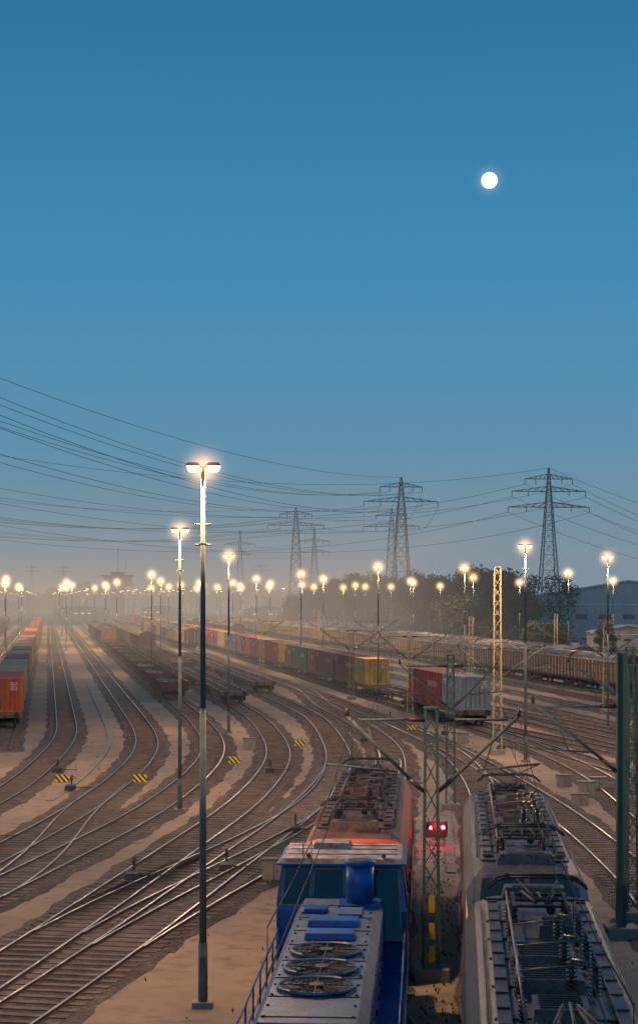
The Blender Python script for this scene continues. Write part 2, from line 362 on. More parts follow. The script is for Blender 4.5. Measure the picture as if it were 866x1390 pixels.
mast(0,290,8,'cream',0.5,cants=((-1,3.0),(1,3)))
mast(36,160,8,'green',0.5,cants=((-1,3.0),))
mast(30,215,8,'cream',0.5,cants=((-1,3.0),))
def wire(mb,pts,r,k='wire',n=4):
    for a,b in zip(pts[:-1],pts[1:]): mb.cyl(a,b,r,k,n,cap=False)
mb=MB()
for fn,y0,y1 in((T[6],20,300),(T[7],15,180),(T[8],45,180),(T[9],45,500),(lambda y:39+S*y,45,500),(lambda y:49.5+S*y,60,500)):
    y=y0; con=[];mes=[]
    while y<=y1:
        ph=((y-44.5)%36)/36; sag=1.0*(1-(2*ph-1)**2)
        con.append((fn(y),y,5.55)); mes.append((fn(y),y,7.0-sag)); y+=4
    wire(mb,con,0.011); wire(mb,mes,0.010)
    for i in range(0,len(con),2): mb.cyl(con[i],mes[i],0.006,'wire',3,cap=False)
mb.obj('overhead_wires')

# ------------------------------------------------------------------ pylons + power lines
def pylon(x,y,H,arms,rz=0,sc=1.0):
    p=empty('power_pylon',(x,y,0),rz); mb=MB(); k='pylon'; t=0.24*sc
    za=min(a[0] for a in arms)-2
    def hw(z): return 3.6*(1-z/za)+1.15*(z/za) if z<za else 1.15-(z-za)/(H-za)*1.0
    zs=[0]
    while zs[-1]<H-1.5: zs.append(zs[-1]+max(1.8,hw(zs[-1])*2.0))
    zs[-1]=H
    pr=None
    for z in zs:
        w=hw(z); c=[(-w,-w,z),(w,-w,z),(w,w,z),(-w,w,z)]
        if pr:
            for j in range(4):
                mb.bar(pr[j],c[j],t,k); mb.bar(pr[j],c[(j+1)%4],t*0.5,k); mb.bar(pr[(j+1)%4],c[j],t*0.5,k); mb.bar(c[j],c[(j+1)%4],t*0.4,k)
        pr=c
    for z,h in arms:
        for s in(-1,1):
            w=hw(z); tip=(s*h,0,z)
            for yy in(-w,w):
                mb.bar((s*w,yy,z),tip,t*0.9,k); mb.bar((s*hw(z+1.6),yy,z+1.5),tip,t*0.8,k)
                m=5
                for i in range(m):
                    f=i/m; g=(i+1)/m
                    A=Vector((s*w,yy,z)).lerp(Vector(tip),g); B=Vector((s*w,yy,z+1.5)).lerp(Vector(tip),f); mb.bar(A,B,t*0.5,k)
            for f in(1.0,0.55):
                xx=s*h*f; mb.cyl((xx,0,z),(xx,0,z-1.6),0.12,'darksteel',5)
    mb.obj('lattice',p); return p
A3=[(38,12.6),(42.8,11.4),(46.6,7.4)]; A2=[(42,12.3),(46.8,7)]
pys={}
def py(n,x,y,arms,rz=0,H=50): pys[n]=(x,y,arms,rz,H); pylon(x,y,H,arms,rz)
py('a',27,557,A2,0.12); py('b',70,517,A3,0.1); py('c',-10,736,A2,0.1); py('d',-2.6,940,[(36,9),(42,9)],0.1,H=50)
py('e',32,748,A2,-0.1); py('f',-46,990,[(36,9),(42,9)],0.1)
py('g',-65,1900,A2); py('h',-335,1980,A2); py('i',-300,1990,A2)
py('A0',-68,232,A2,0.25); py('B0',-125,300,A3,0.5); py('C0',-165,500,A2,0.6); py('B1',330,1000,A3,-0.4)
def atts(n,inner):
    x,y,arms,rz,H=pys[n]; out=[(x,y,H)]
    for z,h in arms:
        for s in(-1,1):
            for f in((1.0,0.55) if inner else (1.0,)): out.append((x+math.cos(rz)*s*h*f,y+math.sin(rz)*s*h*f,z-1.6))
    return out
def span(n1,n2,sag,inner=True,name='power_lines'):
    mb=MB(); A=atts(n1,inner);B=atts(n2,inner)
    for i,(a,b) in enumerate(zip(A,B)):
        sg=sag*(0.75 if i==0 else 1); pts=[]
        for k in range(33):
            t=k/32; pts.append((a[0]+(b[0]-a[0])*t,a[1]+(b[1]-a[1])*t,a[2]+(b[2]-a[2])*t-4*sg*t*(1-t)))
        for k in range(32):
            d=max(150,(pts[k][1])); mb.cyl(pts[k],pts[k+1],0.038+0.00004*d,'wire',4,cap=False)
    mb.obj(name)
span('A0','a',8); span('a','e',2,False); span('B0','b',15,False); span('b','B1',16,False); span('C0','c',9); span('c','e',1,False); span('f','d',1.5,False)

# ------------------------------------------------------------------ wagons
def bogie(mb,y,z=0.0):
    for dy in(-0.9,0.9):
        for sx in(-0.75,0.75): mb.cyl((sx-0.06,y+dy,0.46),(sx+0.06,y+dy,0.46),0.46,'wheel',16)
        mb.cyl((-0.95,y+dy,0.46),(0.95,y+dy,0.46),0.08,'bogie',8)
    for sx in(-0.98,0.98): mb.box((sx,y,0.55),(0.14,2.5,0.28),'bogie'); mb.box((sx,y-0.9,0.46),(0.2,0.3,0.3),'bogie'); mb.box((sx,y+0.9,0.46),(0.2,0.3,0.3),'bogie')
    mb.box((0,y,0.62),(1.9,0.5,0.25),'bogie')
def buffers(mb,y,sgn):
    for sx in(-0.87,0.87):
        mb.cyl((sx,y,1.03),(sx,y+sgn*0.45,1.03),0.09,'bogie',8); mb.cyl((sx,y+sgn*0.45,1.03),(sx,y+sgn*0.52,1.03),0.23,'bogie',12)
    mb.cyl((0,y,0.98),(0,y+sgn*0.4,0.9),0.05,'bogie',6)
def skel(L,k):
    mb=MB()
    for sx in(-1.2,1.2): mb.box((sx,L/2,1.02),(0.12,L-1,0.30),k)
    for y in(0.55,L-0.55): mb.box((0,y,1.0),(2.6,0.2,0.4),k)
    mb.box((0,L/2,1.0),(0.3,L-1.2,0.28),k)
    n=int(L/1.6)
    for i in range(1,n): mb.box((0,L*i/n,1.02),(2.3,0.16,0.2),k)
    for i in range(1,n,2):
        for s in(-1,1): mb.box((s*1.2,L*i/n,1.2),(0.14,0.22,0.1),'wcream')
    for y in(2.2,L-2.2): bogie(mb,y); mb.box((0,y,1.12),(2.3,1.6,0.05),'deckwood')
    buffers(mb,0.45,-1); buffers(mb,L-0.45,1); return mb.mesh('wagon_frame')
def lowside(L,k):
    mb=MB(); mb.box((0,L/2,1.2),(2.75,L-1,0.12),'deckwood')
    for sx in(-1.33,1.33):
        mb.box((sx,L/2,1.05),(0.12,L-1,0.34),k)
        n=int(L/1.3)
        for i in range(n+1): mb.box((sx*1.03,0.6+(L-1.2)*i/n,1.38),(0.09,0.12,0.62),k)
        mb.box((sx*1.01,L/2,1.45),(0.05,L-1.2,0.36),k)
    for y in(0.5,L-0.5): mb.box((0,y,1.15),(2.7,0.14,0.62),k); mb.box((0,y*1.002,1.5),(2.6,0.07,0.4),k)
    mb.box((0,L/2,0.85),(0.5,L-3,0.35),'bogie')
    for i in range(8): mb.box((random.uniform(-0.9,0.9),random.uniform(1,L-1),1.33),(random.uniform(.2,.8),random.uniform(.3,1.5),0.16),random.choice(['wheel','sleeper','flatgrey']))
    for y in(2.2,L-2.2): bogie(mb,y)
    buffers(mb,0.45,-1); buffers(mb,L-0.45,1); return mb.mesh('wagon_body')
def covered(L,k,post,roof,flatpost=True):
    mb=MB(); hw=1.4
    prof=[(-hw,1.1),(-hw,3.35),(-1.2,3.7),(-0.7,3.95),(0,4.05),(0.7,3.95),(1.2,3.7),(hw,3.35),(hw,1.1)]
    secs=[[(x,y,z) for x,z in prof] for y in(0.5,L-0.5)]
    mb.loft(secs,lambda a,i: k if i in(0,7) else roof,capk=k)
    n=int(L/1.25)
    for i in range(n+1):
        y=0.55+(L-1.1)*i/n
        for s in(-1,1): mb.box((s*(hw+0.03),y,2.2),(0.08,0.14,2.25),post)
        if i%2==0:
            for a,b in zip(prof[1:-2],prof[2:-1]): mb.bar((a[0]*1.01,y,a[1]+.02),(b[0]*1.01,y,b[1]+.02),0.04,roof)
    for s in(-1,1): mb.box((s*(hw+0.04),L/2,1.15),(0.1,L-1,0.22),'bogie'); mb.box((s*(hw+0.04),L/2,3.36),(0.1,L-1,0.1),post)
    for x in(-0.7,0.7):
        for y in(0.46,L-0.46): mb.box((x,y,2.3),(0.1,0.06,2.3),post)
    mb.box((0,L/2,0.95),(1.6,L-3,0.3),'bogie')
    for y in(2.2,L-2.2): bogie(mb,y)
    buffers(mb,0.45,-1); buffers(mb,L-0.45,1); return mb.mesh('wagon_body')
def containermesh(L):
    mb=MB(); k='container'; hw=1.2; H=2.59
    n=int(L/0.28)
    for s in(-1,1):
        lo=[];hi=[]
        for i in range(n+1):
            y=0.12+(L-0.24)*i/n; x=s*(hw-(0.0 if i%4 in(0,1) else 0.045)); lo.append((x,y,0.12)); hi.append((x,y,H-0.1))
        mb.loft([lo,hi] if s<0 else [hi,lo],lambda a,i:k)
    for e in(0.04,L-0.04):
        lo=[];hi=[];m=12
        for i in range(m+1):
            x=-1.15+2.3*i/m; y=e+(0.03 if e<1 else -0.03)*(1 if i%4 in(0,1) else 0); lo.append((x,y,0.12)); hi.append((x,y,H-0.1))
        mb.loft([hi,lo] if e<1 else [lo,hi],lambda a,i:k)
    for x in(-hw+0.06,hw-0.06):
        for y in(0.08,L-0.08): mb.box((x,y,H/2),(0.17,0.17,H),k)
        mb.box((x,L/2,0.07),(0.13,L-0.3,0.13),k); mb.box((x,L/2,H-0.05),(0.13,L-0.3,0.09),k)
    for y in(0.07,L-0.07): mb.box((0,y,0.08),(2.2,0.13,0.14),k); mb.box((0,y,H-0.06),(2.2,0.13,0.11),k)
    for x in(-0.75,-0.35,0.35,0.75): mb.cyl((x,-0.02,0.2),(x,-0.02,H-0.15),0.025,'flatgrey',6)
    mb.box((0,0.0,H/2),(0.03,0.03,H-0.3),'black')
    for i in range(5): mb.box((0.62,-0.012,H-0.35-i*0.13),(0.62-0.1*(i%3),0.012,0.05),'white')
    for s in(-1,1):
        mb.box((s*(hw+0.004),L-1.0,H-0.45),(0.012,1.1,0.12),'white'); mb.box((s*(hw+0.004),L-0.8,H-0.68),(0.012,0.7,0.08),'white')
        for j in range(6 if L>8 else 4):
            mb.box((s*(hw+0.004),1.6+j*0.62,H*0.62),(0.012,0.36,0.5 if j%2 else 0.42),'wcream')
    m=int(L/0.45); lo=[];hi=[]
    for i in range(m+1):
        y=0.1+(L-0.2)*i/m; z=H-0.035+(0.02 if i%2 else 0); lo.append((-1.14,y,z)); hi.append((1.14,y,z))
    mb.loft([hi,lo],lambda a,i:k)
    return mb.mesh('container')
C20=containermesh(6.06); C40=containermesh(12.19)
SK20=skel(14.6,'flatgrey'); SK=skel(19.6,'flatgrey'); LOW=lowside(19.6,'flatbrown'); LOWG=lowside(16,'flatgrey')
COVB=covered(16,'wbrown','wbrown','wroof'); COVR=covered(17,'wbrown','wcream','wroof'); COVG=covered(16,'wroof','wcream','wroof')
def wag(a,y,me,name,conts=()):
    p=empty(name,(a+S*y,y,0.2),TH); put(me,'wagon_body',p)
    for off,L,c in conts:
        put(C20 if L==20 else C40,'container',p,(0,off,1.2),color=c)
    return p
RED=(0.36,0.055,0.035); ORG=(0.55,0.11,0.03); MAR=(0.15,0.035,0.035); YEL=(0.68,0.40,0.06); GRN=(0.03,0.15,0.08); GRY=(0.22,0.28,0.33); BLU=(0.06,0.12,0.22); CRM=(0.5,0.34,0.18); BRN=(0.19,0.085,0.055); WHT=(0.45,0.40,0.34)
N='container_flat_wagon'
y=130.5; cs=math.cos(TH)
wag(33,y,SK,N,((0.4,20,GRY),(6.9,40,RED))); y+=19.6*cs
wag(33,y,SK,N,()) ; y+=19.6*cs
wag(33,y,SK,N,((0.5,20,YEL),(6.8,40,MAR))); y+=19.6*cs
wag(33,y,SK,N,((0.5,40,MAR),(13.0,20,RED))); y+=19.6*cs
wag(33,y,SK,N,((0.5,40,GRN),(13.0,20,BRN))); y+=19.6*cs
wag(33,y,SK,N,((0.5,20,YEL),(6.8,40,RED))); y+=19.6*cs
wag(33,y,SK,N,((0.5,40,ORG),(13.0,20,BRN))); y+=19.6*cs
while y<640:
    ch=[RED,ORG,MAR,BRN,BRN,YEL,CRM,MAR,BLU,RED,WHT,BRN]
    wag(33,y,SK,N,((0.5,40,random.choice(ch)),(13.0,20,random.choice(ch))) if random.random()<.6 else ((0.5,20,random.choice(ch)),(6.7,20,random.choice(ch)),(12.9,20,random.choice(ch)))); y+=19.6*cs
y=127.5; n=0
while y<560:
    if n==0: cc=((0.8,40,ORG),)
    elif n in(1,2,4,7): cc=((0.9,20,CRM),(7.3,20,random.choice([ORG,CRM,YEL])))
    else: cc=((0.8,40,random.choice([ORG,RED,ORG,CRM])),) if random.random()<.5 else ((0.9,20,random.choice([ORG,CRM,RED])),(7.3,20,random.choice([CRM,YEL,ORG])))
    wag(-3.2,y,SK20,N,cc); y+=14.5; n+=1
y=300
while y<560: wag(-14,y,COVB,'covered_wagon'); y+=16
y=164
for i in range(9): wag(12.3,y,LOW,'low_sided_wagon'); y+=19.4
for i in range(7): wag(12.3,y,COVB,'covered_wagon'); y+=16
y=157
for i in range(3): wag(17.4,y,SK,'flat_wagon'); y+=19.4
for i in range(5): wag(17.4,y,LOWG,'low_sided_wagon'); y+=15.9
for i in range(10): wag(17.4,y,COVB,'covered_wagon'); y+=16
y=176
for i in range(5): wag(22.6,y,SK,'flat_wagon'); y+=19.4
y=330
for i in range(9): wag(28,y,random.choice([COVB,COVR]),'covered_wagon'); y+=17
y=172
for i in range(24): wag(59.5,y,COVR,'covered_wagon'); y+=16.8
y=205
for i in range(18): wag(65,y,COVG,'covered_wagon'); y+=16
y=330
for i in range(12): wag(44.5,y,random.choice([COVB,LOWG]),'covered_wagon'); y+=16

# ------------------------------------------------------------------ electric locomotive
def eloco(name,x,y,slope,body,roof,seed,L=18.9):
    R=random.Random(seed)
    p=empty(name,(x,y,0.2),-math.atan(slope))
    half=[(1.42,1.0),(1.49,1.25),(1.5,2.65),(1.43,3.0),(1.22,3.38),(0.98,3.56),(0.5,3.62)]
    prof=[(-a,b) for a,b in half]+[(a,b) for a,b in reversed(half)]
    def sec(yy,ws,zt): return [(a*ws,yy,min(b,zt+0.05*(1-abs(a)/1.5))) for a,b in prof]
    st=[(0.0,0.84,1.9),(0.12,0.90,2.3),(0.35,0.93,2.45),(1.25,0.98,3.42),(1.75,1,3.62)]
    secs=[sec(*q) for q in st]+[sec(L-a,b,c) for a,b,c in reversed(st)]
    mb=MB()
    def kf(a,i):
        if a in(0,1,2,6,7,8): return body
        return roof if 3<i<9 else body
    mb.loft(secs,kf,capk=body)
    mb.obj('body',p,bevel=0.03)
    mb=MB()
    for e in(0,1):
        def W(xx,t):
            yy=0.35+0.9*t; z=2.50+0.97*t+0.03; yy-=0.03
            return (xx,yy if e==0 else L-yy,z)
        for s in(-1,1):
            q=[W(s*0.06,0.12),W(s*1.12,0.12),W(s*1.02,0.86),W(s*0.06,0.86)]
            if (s>0)==(e==0): pass
            else: q.reverse()
            mb.face(q,'glass')
            mb.cyl(W(s*0.6,0.1),W(s*0.3,0.7),0.012,'black',4)
    for s in(-1,1):
        for yy in(1.75,L-1.75): mb.box((s*1.495,yy,2.3),(0.03,0.7,0.6),'glass')
        for yy in(2.6,L-2.6): mb.box((s*1.5,yy,1.95),(0.02,0.06,1.7),'black')
        for i in range(7):
            yy=4.2+i*(L-8.4)/6; mb.box((s*1.493,yy,2.42),(0.03,1.15,0.42),'black')
            for j in range(4): mb.box((s*1.51,yy,2.27+j*0.1),(0.02,1.12,0.03),roof)
        mb.box((s*1.505,L/2,1.18),(0.012,L-3,0.1),'white')
        mb.cyl((s*1.12,3.0,3.56),(s*1.12,L-3.0,3.56),0.022,roof,6)
    mb.obj('windows_and_grilles',p)
    mb=MB(); zr=3.60
    yy=2.1
    while yy<L-2: mb.box((0,yy,zr+0.012),(2.05,0.045,0.05),'black'); yy+=R.choice([1.7,2.1,2.4])
    for s in(-1,1):
        mb.box((s*0.88,L/2,zr+0.05),(0.22,L-5.5,0.045),roof)
        for i in range(14): mb.box((s*0.88,3.0+i*(L-6)/13,zr+0.09),(0.2,0.03,0.03),'bogie')
    for yy in(L*0.36,L*0.46,L*0.57,L*0.68):
        w=R.uniform(0.7,1.15); l=R.uniform(0.8,1.25); h=R.uniform(0.12,0.3); ox=R.uniform(-0.2,0.25)
        mb.box((ox,yy,zr+h/2),(w,l,h),roof,tx=0.93,ty=0.93)
        for j in range(6): mb.box((ox,yy-l*0.36+j*l*0.144,zr+h+0.006),(w*0.75,0.035,0.03),'black')
    for cyy in(1.95,L-1.95): mb.box((0.0,cyy,zr+0.11),(1.35,0.6,0.26),roof,tx=0.9,ty=0.8); mb.box((0.0,cyy,zr+0.25),(0.9,0.35,0.02),'black')
    for j in range(10): mb.box((R.uniform(-0.6,0.6),R.uniform(2.6,L-2.6),zr+0.04),(R.uniform(.12,.35),R.uniform(.12,.4),R.uniform(.05,.14)),R.choice([roof,'darksteel']))
    mb.obj('roof_hatches',p,bevel=0.02)
    mb=MB()
    yy=3.4
    while yy<L-3.3: insulator(mb,-0.62,yy,zr,0.34,0.075); yy+=1.55
    mb.cyl((-0.62,3.3,zr+0.37),(-0.62,L-3.4,zr+0.37),0.025,'copper',6)
    for yy in(L*0.42,L*0.52,L*0.62):
        insulator(mb,0.55,yy,zr+0.05,0.5,0.10); insulator(mb,0.2,yy+0.25,zr+0.1,0.45,0.09)
        mb.cyl((0.55,yy,zr+0.57),(-0.62,yy+0.3,zr+0.37),0.018,'copper',6)
        mb.cyl((0.55,yy,zr+0.57),(0.2,yy+0.25,zr+0.57),0.03,'copper',6)
    for cy in(4.2,L-4.2):
        sg=1 if cy<L/2 else -1
        for sx in(-0.5,0.5):
            for dy in(-0.65,0.65): insulator(mb,sx,cy+dy,zr,0.3,0.085)
        z0=zr+0.34
        for sx in(-0.5,0.5): mb.box((sx,cy,z0),(0.07,1.6,0.06),'darksteel')
        for dy in(-0.65,0,0.65): mb.box((0,cy+dy,z0),(1.1,0.07,0.05),'darksteel')
        for sx in(-0.32,0.32): mb.cyl((sx,cy-0.65*sg,z0+0.05),(sx*0.35,cy+1.15*sg,z0+0.16),0.035,'darksteel',6)
        mb.cyl((0,cy-0.5*sg,z0+0.05),(0,cy+1.15*sg,z0+0.22),0.03,'darksteel',6)
        for sx in(-1,1): mb.cyl((sx*0.1,cy+1.15*sg,z0+0.2),(sx*0.42,cy-0.95*sg,z0+0.27),0.022,'darksteel',6)
        for dd in(-0.95,-0.62):
            yy=cy+dd*sg; pts=[(-0.98,yy,z0+0.12),(-0.78,yy,z0+0.28),(-0.55,yy,z0+0.34),(0.55,yy,z0+0.34),(0.78,yy,z0+0.28),(0.98,yy,z0+0.12)]
            for a,b in zip(pts[:-1],pts[1:]): mb.cyl(a,b,0.028,'darksteel',6)
        for sx in(-0.55,0.55): mb.cyl((sx,cy-0.95*sg,z0+0.3),(sx,cy-0.62*sg,z0+0.3),0.02,'darksteel',5)
        mb.cyl((0.2,cy-0.3*sg,z0-0.1),(0.2,cy+0.5*sg,z0-0.1),0.09,'darksteel',8)
    mb.obj('pantographs_and_insulators',p)
    mb=MB()
    for cy in(4.2,L-4.2): bogie(mb,cy); mb.box((0,cy,0.75),(2.5,3.4,0.45),'bogie')
    mb.box((0,L/2,0.75),(2.4,4.2,0.7),'bogie')
    for yy,sg in((0.1,-1),(L-0.1,1)):
        buffers(mb,yy,sg); mb.box((0,yy,0.9),(2.6,0.3,0.5),'bogie'); mb.box((0,yy+sg*0.05,0.45),(2.4,0.1,0.4),'bogie')
        for sx in(-0.95,0.95): mb.cyl((sx,yy+sg*0.05,1.55),(sx,yy+sg*0.12,1.55),0.13,'white',10)
    mb.obj('bogies_and_buffers',p)
    return p
eloco('electric_locomotive',lf(43.6),43.6,0.061,'orange','roofred',3,L=18.4)
eloco('electric_locomotive',rf(37.9),37.9,0.083,'grey','roofgrey',5)
eloco('electric_locomotive',rf(18.3),18.3,0.083,'grey','roofgrey',9)

# ------------------------------------------------------------------ blue diesel locomotive
def dloco(x,y,slope):
    p=empty('diesel_shunting_locomotive',(x,y,0.2),-math.atan(slope)); L=16.6; yc0=12.0; yc1=14.6
    mb=MB(); mb.box((0,L/2,1.2),(2.95,L-0.6,0.28),'blue')
    for s in(-1,1): mb.box((s*1.48,L/2,1.2),(0.02,L-1,0.10),'yellow')
    hw=0.95
    prof=[(-hw,1.34),(-hw,2.85),(-hw+0.16,3.08),(hw-0.16,3.08),(hw,2.85),(hw,1.34)]
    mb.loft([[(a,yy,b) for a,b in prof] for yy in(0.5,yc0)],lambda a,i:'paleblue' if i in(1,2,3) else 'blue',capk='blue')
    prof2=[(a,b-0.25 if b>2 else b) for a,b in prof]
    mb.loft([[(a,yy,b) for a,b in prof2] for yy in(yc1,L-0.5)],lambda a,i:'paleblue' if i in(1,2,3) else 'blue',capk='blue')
    mb.obj('hood',p,bevel=0.02)
    mb=MB()
    for s in(-1,1):
        for i in range(9):
            yy=1.3+i*1.2; mb.box((s*(hw+0.006),yy,2.1),(0.02,1.08,1.3),'blue')
            for j in range(7 if i in(1,2,6) else 0): mb.box((s*(hw+0.02),yy,1.7+j*0.13),(0.02,0.9,0.05),'black')
            mb.box((s*(hw+0.03),yy+0.42,2.1),(0.03,0.04,0.12),'wheel')
    zt=3.08
    for yy in(0.9,2.3,3.7,5.15,6.6,8.0,9.4,10.8): mb.box((0,yy,zt+0.008),(1.56,0.03,0.02),'black')
    mb.box((0.0,8.7,zt+0.07),(1.05,0.62,0.13),'blue',tx=0.95,ty=0.9)
    mb.box((0.0,7.35,zt+0.07),(1.0,0.6,0.13),'blue',tx=0.95,ty=0.9)
    mb.box((-0.45,10.1,zt+0.06),(0.5,0.5,0.1),'blue'); mb.box((0.3,9.9,zt+0.04),(0.5,0.8,0.06),'paleblue')
    for xx in(-0.72,0.72):
        for i in range(14): mb.box((xx,0.9+i*0.75,zt+0.02),(0.05,0.05,0.03),'darksteel')
    mb.obj('hood_panels',p,bevel=0.012)
    mb=MB()
    for yy in(5.85,4.35,2.9):
        for i in range(28):
            t0=2*math.pi*i/28;t1=2*math.pi*(i+1)/28; r=0.66
            mb.cyl((r*math.cos(t0),yy+r*math.sin(t0),zt+0.06),(r*math.cos(t1),yy+r*math.sin(t1),zt+0.06),0.035,'paleblue',5)
        mb.cyl((0,yy,zt+0.002),(0,yy,zt+0.02),0.63,'black',28); mb.cyl((0,yy,zt+0.02),(0,yy,zt+0.09),0.13,'darksteel',12)
        for rr in(0.2,0.3,0.4,0.5,0.58):
            for i in range(20):
                t0=2*math.pi*i/20;t1=2*math.pi*(i+1)/20
                mb.cyl((rr*math.cos(t0),yy+rr*math.sin(t0),zt+0.07),(rr*math.cos(t1),yy+rr*math.sin(t1),zt+0.07),0.008,'darksteel',4)
        for i in range(8):
            t=math.pi*2*i/8; mb.cyl((0,yy,zt+0.075),(0.64*math.cos(t),yy+0.64*math.sin(t),zt+0.075),0.011,'darksteel',4)
            mb.face([(0.12*math.cos(t),yy+0.12*math.sin(t),zt+0.03),(0.6*math.cos(t),yy+0.6*math.sin(t),zt+0.025),(0.6*math.cos(t+.35),yy+0.6*math.sin(t+.35),zt+0.05),(0.12*math.cos(t+.5),yy+0.12*math.sin(t+.5),zt+0.05)],'black')
    mb.obj('cooling_fans',p)
    mb=MB()
    mb.cyl((0.45,11.0,3.05),(0.45,11.0,4.0),0.31,'blue',24); mb.cyl((0.45,11.0,3.95),(0.45,11.0,4.06),0.34,'blue',24); mb.cyl((0.45,11.0,4.05),(0.45,11.0,4.07),0.27,'black',24)
    mb.box((0.45,11.0,3.1),(0.9,0.9,0.08),'blue')
    mb.obj('exhaust_stack',p)
    mb=MB(); cw=1.47
    def ring(w,y0,y1,z): return [(-w,y0,z),(w,y0,z),(w,y1,z),(-w,y1,z)]
    rings=[ring(cw,yc0,yc1,1.34),ring(cw,yc0-0.02,yc1+0.02,2.75),ring(cw-0.12,yc0+0.22,yc1-0.22,3.78),ring(cw-0.12,yc0+0.22,yc1-0.22,3.8)]
    for a,b in zip(rings[:-1],rings[1:]):
        for i in range(4):
            j=(i+1)%4; mb.face([a[i],a[j],b[j],b[i]],'blue')
    mb.face(rings[-1],'blue')
    mb.obj('cab',p)
    mb=MB(); mb.box((0,(yc0+yc1)/2,3.85),(2.85,2.62,0.14),'cabroof',tx=0.95,ty=0.93)
    mb.box((0,(yc0+yc1)/2,3.80),(2.92,2.68,0.05),'blue')
    mb.box((-0.3,yc1-0.7,3.98),(0.9,0.7,0.16),'cabroof',tx=.9,ty=.9); mb.cyl((-0.9,yc0+0.5,3.9),(-0.9,yc0+0.5,4.2),0.015,'black',5)
    for xx in(-0.75,0.95): mb.cyl((xx,yc0+0.1,3.98),(xx,yc0+0.45,3.98),0.05,'wheel',8,r2=0.03)
    for yy in(yc0+0.7,yc0+1.5,yc1-0.5): mb.box((0,yy,3.93),(2.5,0.03,0.02),'blue')
    mb.obj('cab_roof',p,bevel=0.03)
    mb=MB()
    def fr(y0,y1,x0,x1,t0,t1,end):
        za,zb=2.75,3.78
        def q(xx,t):
            yb=(yc0-0.02)+(0.24)*t-0.02 if end==0 else (yc1+0.02)-0.24*t+0.02
            return (xx,yb,za+(zb-za)*t)
        f=[q(x0,t0),q(x1,t0),q(x1*0.94,t1),q(x0*0.94,t1)]
        if end: f.reverse()
        mb.face(f,'glass')
        for a,b in zip(f,f[1:]+f[:1]): mb.cyl(a,b,0.02,'concrete' if end==0 else 'black',5)
    for e in(0,1):
        fr(0,0,-1.36,-0.72,0.12,0.9,e); fr(0,0,-0.66,0.06,0.12,0.9,e); fr(0,0,0.72,1.36,-0.6,0.9,e); fr(0,0,0.12,0.66,0.12,0.9,e)
    for s in(-1,1):
        f=[(s*(cw+0.01-0.0),yc0+0.25,2.80),(s*(cw+0.01),yc1-0.25,2.80),(s*(cw-0.10),yc1-0.4,3.68),(s*(cw-0.10),yc0+0.4,3.68)]
        if s<0: f.reverse()
        mb.face(f,'glass')
        for a,b in zip(f,f[1:]+f[:1]): mb.cyl(a,b,0.02,'black',5)
        mb.box((s*(cw+0.01),yc0+0.5,2.1),(0.02,0.04,1.3),'yellow'); mb.box((s*(cw+0.012),(yc0+yc1)/2,1.75),(0.02,2.2,0.16),'yellow')
    mb.obj('cab_windows',p)
    mb=MB()
    for s in(-1,1):
        yy=0.5
        while yy<yc0: mb.cyl((s*1.42,yy,1.34),(s*1.42,yy,2.35),0.022,'blue',6); yy+=1.42
        for z in(1.85,2.35): mb.cyl((s*1.42,0.5,z),(s*1.42,yc0,z),0.022,'blue',6)
        for z in(1.85,2.35): mb.cyl((s*1.42,yc1,z),(s*1.42,L-0.4,z),0.022,'blue',6)
    for e in(0.5,L-0.4):
        for z in(1.85,2.35): mb.cyl((-1.42,e,z),(1.42,e,z),0.022,'blue',6)
    for s in(-1,1):
        for i in range(3): mb.box((s*1.35,0.35,0.5+i*0.3),(0.3,0.3,0.04),'darksteel')
    mb.obj('handrails',p)
    mb=MB()
    for cy in(3.6,L-3.6): bogie(mb,cy)
    mb.box((0,L/2,0.75),(2.3,3.6,0.7),'bogie'); buffers(mb,0.3,-1); buffers(mb,L-0.3,1)
    mb.obj('bogies_and_buffers',p)
dloco(lf(26.3),26.3,0.061)

# ------------------------------------------------------------------ yard furniture
def stripebox(x,y,rz=0.0):
    mb=MB(); mb.box((0,0,0.28),(1.0,0.45,0.5),'stripes',ty=0.6); mb.box((0,0.05,0.02),(1.15,0.6,0.08),'concrete')
    o=mb.obj('switch_marker_box'); o.location=(x,y,0.03); o.rotation_euler=(0,0,rz); o.scale=(0.72,0.72,0.8)
for x,y in((-13.9,92),(-9.7,92),(-5.1,102.5),(-1.3,114.5),(-33,250),(-36.5,240),(-20,215),(7,128)): stripebox(x,y,random.uniform(-.2,.2))
def dwarf(x,y):
    p=empty('dwarf_signal',(x,y,0.03)); mb=MB(); mb.box((0,0,0.1),(0.5,0.4,0.2),'concrete'); mb.box((0,0,0.65),(0.85,0.22,0.62),'black'); mb.cyl((0,0,0.1),(0,0,0.5),0.06,'darksteel')
    for sx in(-0.25,0.25): mb.cyl((sx,-0.11,0.75),(sx,-0.25,0.78),0.1,'black',10,cap=False)
    mb.obj('housing',p); mb=MB()
    for sx,z in((-0.25,0.75),(0.25,0.75)): mb.cyl((sx,-0.12,z),(sx,-0.15,z),0.08,'redlamp',12)
    mb.obj('red_lamps',p); l=bpy.data.lights.new('red_light','POINT'); l.energy=45; l.color=(1,0.03,0.05); l.shadow_soft_size=0.1
    o=bpy.data.objects.new('red_light',l); COL.objects.link(o); o.parent=p; o.location=(0,-0.5,0.8)
dwarf(4.75,68.5)
